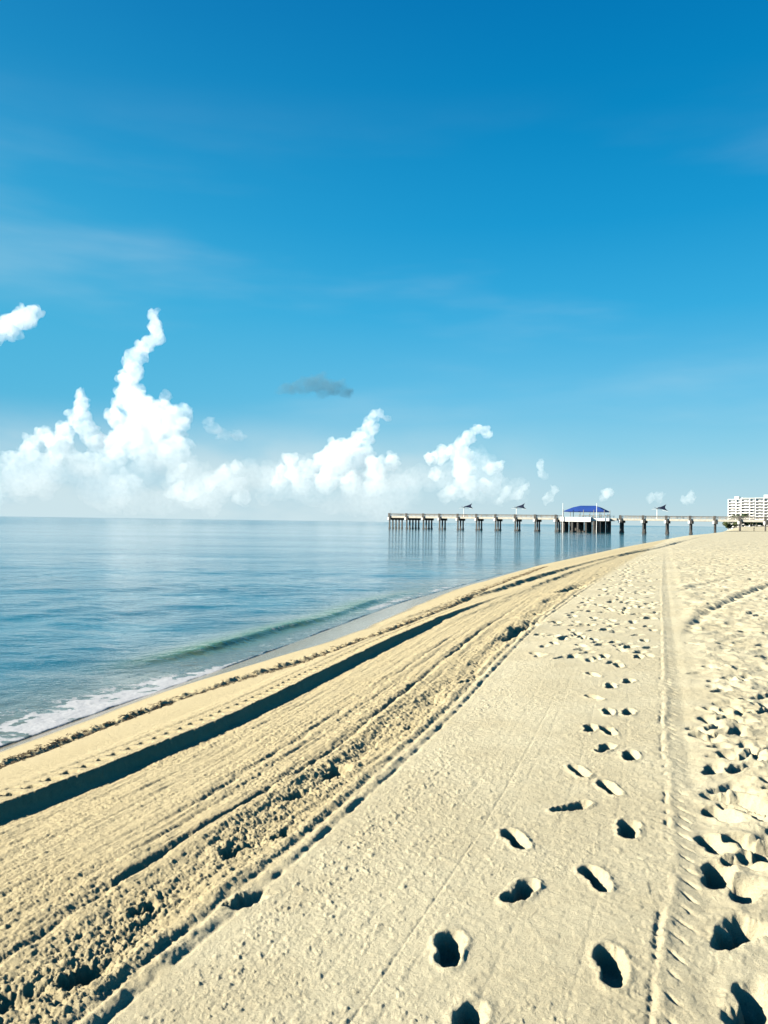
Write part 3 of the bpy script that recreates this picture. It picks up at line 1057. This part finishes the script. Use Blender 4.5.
# ------------------------------------------------------------------ people
def person(label, x, y, z, rz, pose, group):
    S = {'pelvis': (0, 0, .95), 'chest': (0, .02, 1.30), 'neck': (0, .02, 1.48), 'head': (0, .04, 1.60), 'top': (0, .03, 1.74),
         'hl': (-.09, 0, .90), 'kl': (-.11, .05 + pose * .12, .50), 'al': (-.11, pose * .22 - .02, .08), 'fl': (-.11, pose * .22 + .14, .03),
         'hr': (.09, 0, .90), 'kr': (.11, .05 - pose * .06, .50), 'ar': (.11, -pose * .22 - .04, .08), 'fr': (.11, -pose * .22 + .12, .03),
         'sl': (-.19, .02, 1.40), 'el': (-.25, -.02 - pose * .1, 1.14), 'wl': (-.24, .10 - pose * .1, .92), 'sr': (.19, .02, 1.40), 'er': (.25, .04 + pose * .1, 1.14), 'wr': (.23, .20 + pose * .1, 1.0)}
    E_ = [('pelvis', 'chest'), ('chest', 'neck'), ('neck', 'head'), ('head', 'top'), ('pelvis', 'hl'), ('hl', 'kl'), ('kl', 'al'), ('al', 'fl'), ('pelvis', 'hr'), ('hr', 'kr'), ('kr', 'ar'), ('ar', 'fr'),
          ('chest', 'sl'), ('sl', 'el'), ('el', 'wl'), ('chest', 'sr'), ('sr', 'er'), ('er', 'wr')]
    rad_ = {'pelvis': .15, 'chest': .16, 'neck': .06, 'head': .10, 'top': .07, 'hl': .10, 'hr': .10, 'kl': .065, 'kr': .065, 'al': .045, 'ar': .045, 'fl': .04, 'fr': .04, 'sl': .07, 'sr': .07, 'el': .045, 'er': .045, 'wl': .035, 'wr': .035}
    names = list(S)
    me = bpy.data.meshes.new('person')
    me.from_pydata([S[n_] for n_ in names], [(names.index(a), names.index(b_)) for a, b_ in E_], [])
    o = bpy.data.objects.new('person', me)
    C.objects.link(o)
    o.modifiers.new('s', 'SKIN')
    for i, n_ in enumerate(names):
        me.skin_vertices[0].data[i].radius = (rad_[n_], rad_[n_] * (.72 if n_ in ('pelvis', 'chest') else 1))
    me.skin_vertices[0].data[0].use_root = True
    sb = o.modifiers.new('b', 'SUBSURF')
    sb.levels = sb.render_levels = 1
    me.materials.append(M['cloth'])
    o.location = (x, y, z)
    o.rotation_euler = (0, 0, rz)
    tag(o, label, 'person', group)
    return o


for (lx, ly, lab, rz) in ((px1 - 2.2, -2.6, 'person in dark clothes standing at the rail under the canopy, right end', 1.2), (px1 + .4, -2.6, 'person in dark clothes at the outer right corner of the canopy platform', -.6)):
    gx, gy = pier_pt(lx, ly)
    person(lab, gx, gy, DECK + .002, rz, .2, None)
gx, gy = 143.5, 298.0
person('person in dark clothes walking on the sand below the shore end of the pier', gx, gy, ground(gx, gy) - .02, 1.3, 1.0, None)

# ------------------------------------------------------------------ condominiums beyond the beach
def condo(label, x, y, wx, wy, floors, rz, bays, crown=True, group='white apartment towers behind the beach'):
    FH = 3.1
    z0 = ground(x, y) - 1
    t = thing('apartment_tower', label, 'building', (x, y, z0), rz, group)
    H = floors * FH + 2
    bm = bmesh.new()
    box(bm, -wx / 2, wx / 2, -wy / 2, wy / 2, 0, H)
    # projecting white piers between bays
    bw = wx / bays
    for i in range(bays + 1):
        if i % 2 == 0:
            xx = -wx / 2 + i * bw
            box(bm, max(xx - .5, -wx / 2 - .3), min(xx + .5, wx / 2 + .3), -wy / 2 - 1.6, -wy / 2 + .2, 0, H + .8)
    obj('wall', bm, M['stucco'], t)
    bm = bmesh.new()
    box(bm, -wx / 2 - .5, wx / 2 + .5, -wy / 2 - 1.7, wy / 2 + .5, H + .81, H + 1.4)
    if crown:
        box(bm, -wx * .18, wx * .12, -wy * .2, wy * .25, H + 1.403, H + 4.6)
        box(bm, wx * .25, wx * .36, -wy * .1, wy * .1, H + 1.403, H + 3.2)
    obj('roof', bm, M['stucco'], t)
    win = None
    for f in range(floors):
        z = 2 + f * FH
        for i in range(bays):
            if win is None:
                bm = bmesh.new()
                box(bm, 1.1, bw - 1.1, -.03, .01, .7, 2.4)
                win = obj('window', bm, M['glass'], t)
                o = win
            else:
                o = win.copy()
                C.objects.link(o)
                o.parent = t
            o.location = (-wx / 2 + i * bw, -wy / 2, z)
        for i in range(0, bays, 2):
            xx = -wx / 2 + i * bw
            x1 = xx + bw * 2 - .52 if i + 1 < bays else xx + bw - .52
            bm = bmesh.new()
            box(bm, xx + .52, x1, -wy / 2 - 1.5, -wy / 2 - .035, z - .12, z + .1)
            box(bm, xx + .52, x1, -wy / 2 - 1.5, -wy / 2 - 1.4, z + .103, z + 1.1)
            obj('balcony', bm, M['stucco'], t)
    return t


condo('white apartment tower at the left, seaward end of the buildings', 414, 900, 17, 14, 11, R(-38), 4)
condo('narrow white apartment tower between the seaward tower and the one at the picture edge', 402, 848, 13, 12, 10, R(-34), 3, False)
condo('white apartment tower cut by the right picture edge', 400, 800, 24, 12, 9, R(-30), 6)
condo('lower wide apartment block outside the picture beyond the rightmost tower', 428, 770, 34, 14, 8, R(-30), 8, False)


# ------------------------------------------------------------------ palms and dune plants
def palm(label, x, y, h, seed, fr=2.3):
    rn = random.Random(seed)
    z = ground(x, y)
    t = thing('palm_tree', label, 'palm tree', (x, y, z), 0, 'palms behind the shore end of the pier')
    bm = bmesh.new()
    lean = rn.uniform(-.6, .6)
    pts = [(lean * (k / 6) ** 2, 0, h * k / 6 - .1) for k in range(7)]
    for k in range(6):
        tube(bm, pts[k], pts[k + 1], .22 - .015 * k, .20 - .015 * k)
    obj('trunk', bm, M['bark'], t)
    bm = bmesh.new()
    top = Vector(pts[-1])
    for i in range(26):
        a = rn.uniform(0, 2 * math.pi)
        el = rn.uniform(-.3, 1.0)
        L_ = fr * rn.uniform(.8, 1.15)
        prev = top
        d = Vector((math.cos(a) * math.cos(el), math.sin(a) * math.cos(el), math.sin(el)))
        for k in range(7):
            d = (d + Vector((0, 0, -.20))).normalized()
            nxt = prev + d * L_ / 7
            side = d.cross(Vector((0, 0, 1))).normalized()
            for sg_ in (-1, 1):
                for q in range(3):
                    p = prev.lerp(nxt, q / 3)
                    ll = .75 * math.sin(math.pi * (k + .8 + q / 3) / 8.2)
                    tip = p + side * sg_ * ll + d * .3 * ll - Vector((0, 0, .35 * ll))
                    bm.faces.new((bm.verts.new(p), bm.verts.new(p + d * .10), bm.verts.new(tip)))
            prev = nxt
    obj('crown', bm, M['frond'], t)
    return t


palm('left palm of the three against the white towers, above the hedge', 153.0, 335, 5.4, 1)
palm('middle palm, its crown touching the left palm', 156.2, 338, 5.0, 2)
palm('right palm of the row in front of the middle tower', 160.5, 341, 5.3, 3)
palm('short dark palm by the right edge beside the pier', 168.0, 326, 4.0, 4, 2.0)


def shrub(label, x, y, rx, ry, h, seed, n=2600, group='bushes on the dune behind the pier'):
    rn = random.Random(seed)
    z = ground(x, y)
    t = thing('dune_shrub', label, 'shrub', (x, y, z), 0, group)
    lobes = [(rn.uniform(-.8, .8) * rx, rn.uniform(-.6, .6) * ry, rn.uniform(.35, .75) * h, rn.uniform(.35, .6)) for _ in range(10)]
    bm = bmesh.new()
    for i in range(n):
        l = rn.choice(lobes)
        d = Vector((rn.gauss(0, 1), rn.gauss(0, 1), rn.gauss(0, 1))).normalized() * rn.uniform(.6, 1.05)
        p = Vector((l[0] + d.x * l[3] * rx * .6, l[1] + d.y * l[3] * ry, max(.05, l[2] + d.z * l[3] * h * .6)))
        a = Vector((rn.gauss(0, 1), rn.gauss(0, 1), rn.gauss(0, 1))).normalized()
        b_ = a.orthogonal().normalized()
        s = rn.uniform(.12, .24)
        bm.faces.new([bm.verts.new(p + a * s), bm.verts.new(p + b_ * s * .6), bm.verts.new(p - a * s), bm.verts.new(p - b_ * s * .6)])
    obj('foliage', bm, M['leaf'], t)
    bm = bmesh.new()
    for l in lobes:
        tube(bm, (l[0] * .4, l[1] * .4, -.1), (l[0], l[1], l[2]), .07, .03, 5)
    obj('stem', bm, M['bark'], t)
    return t


shrub('dark low bush left of the hedge, against the pier', 143.5, 318, 3.4, 1.8, 3.2, 1)
shrub('bright green bush under the left palms', 149.5, 322, 3.6, 2.0, 3.0, 2)
shrub('green bush between the palms and the hedge', 155.0, 323, 3.4, 2.0, 2.7, 3)
shrub('olive bush low beside the white pier column', 160.5, 324, 3.2, 1.8, 2.2, 4)
shrub('dark bush at the right edge under the pier', 167.0, 322, 3.6, 2.0, 2.8, 5)
shrub('dark bush just outside the right edge', 174.0, 322, 3.8, 2.0, 3.0, 6)

# ------------------------------------------------------------------ seaweed and flotsam
wd_mat = mottled('dried_seaweed', (.06, .04, .02), (.11, .07, .03), 30, .9)
rn = random.Random(5)


def sand_ray(x, y):
    dg = bpy.context.evaluated_depsgraph_get()
    ok, loc, nn, fi = sand.ray_cast(Vector((x, y, 20)), Vector((0, 0, -1)))
    return loc.z if ok else ground(x, y)


bm = bmesh.new()
for i in range(2600):
    y = 6.5 + rn.random() ** 1.6 * 32
    yy = np.array([y])
    # sideways from the wrack line
    s0, _ = c_wrack(np.array([0.0]), yy)
    x = -float(s0[0]) * 1.05 + rn.gauss(.03, .10)
    if rn.random() < .12:
        x -= rn.uniform(.1, .5)
    if float(shore_d(np.array([x]), yy)[0]) < .9:
        continue
    z = sand_ray(x, y)
    a = rn.uniform(0, math.pi)
    for k in range(rn.randint(1, 3)):
        L_ = rn.uniform(.015, .05)
        dx, dy = math.cos(a) * L_, math.sin(a) * L_
        tube(bm, (x - dx, y - dy, z + .002), (x + dx, y + dy, z + rn.uniform(.003, .014)), rn.uniform(.002, .006), .002, 4)
        a += rn.uniform(.3, 1.2)
        x += rn.gauss(0, .02)
sw_ = obj('seaweed', bm, wd_mat)
sw_['kind'] = 'stuff'
sw_['label'] = 'dry brown seaweed scraps along the wrack line'
sw_['category'] = 'seaweed'
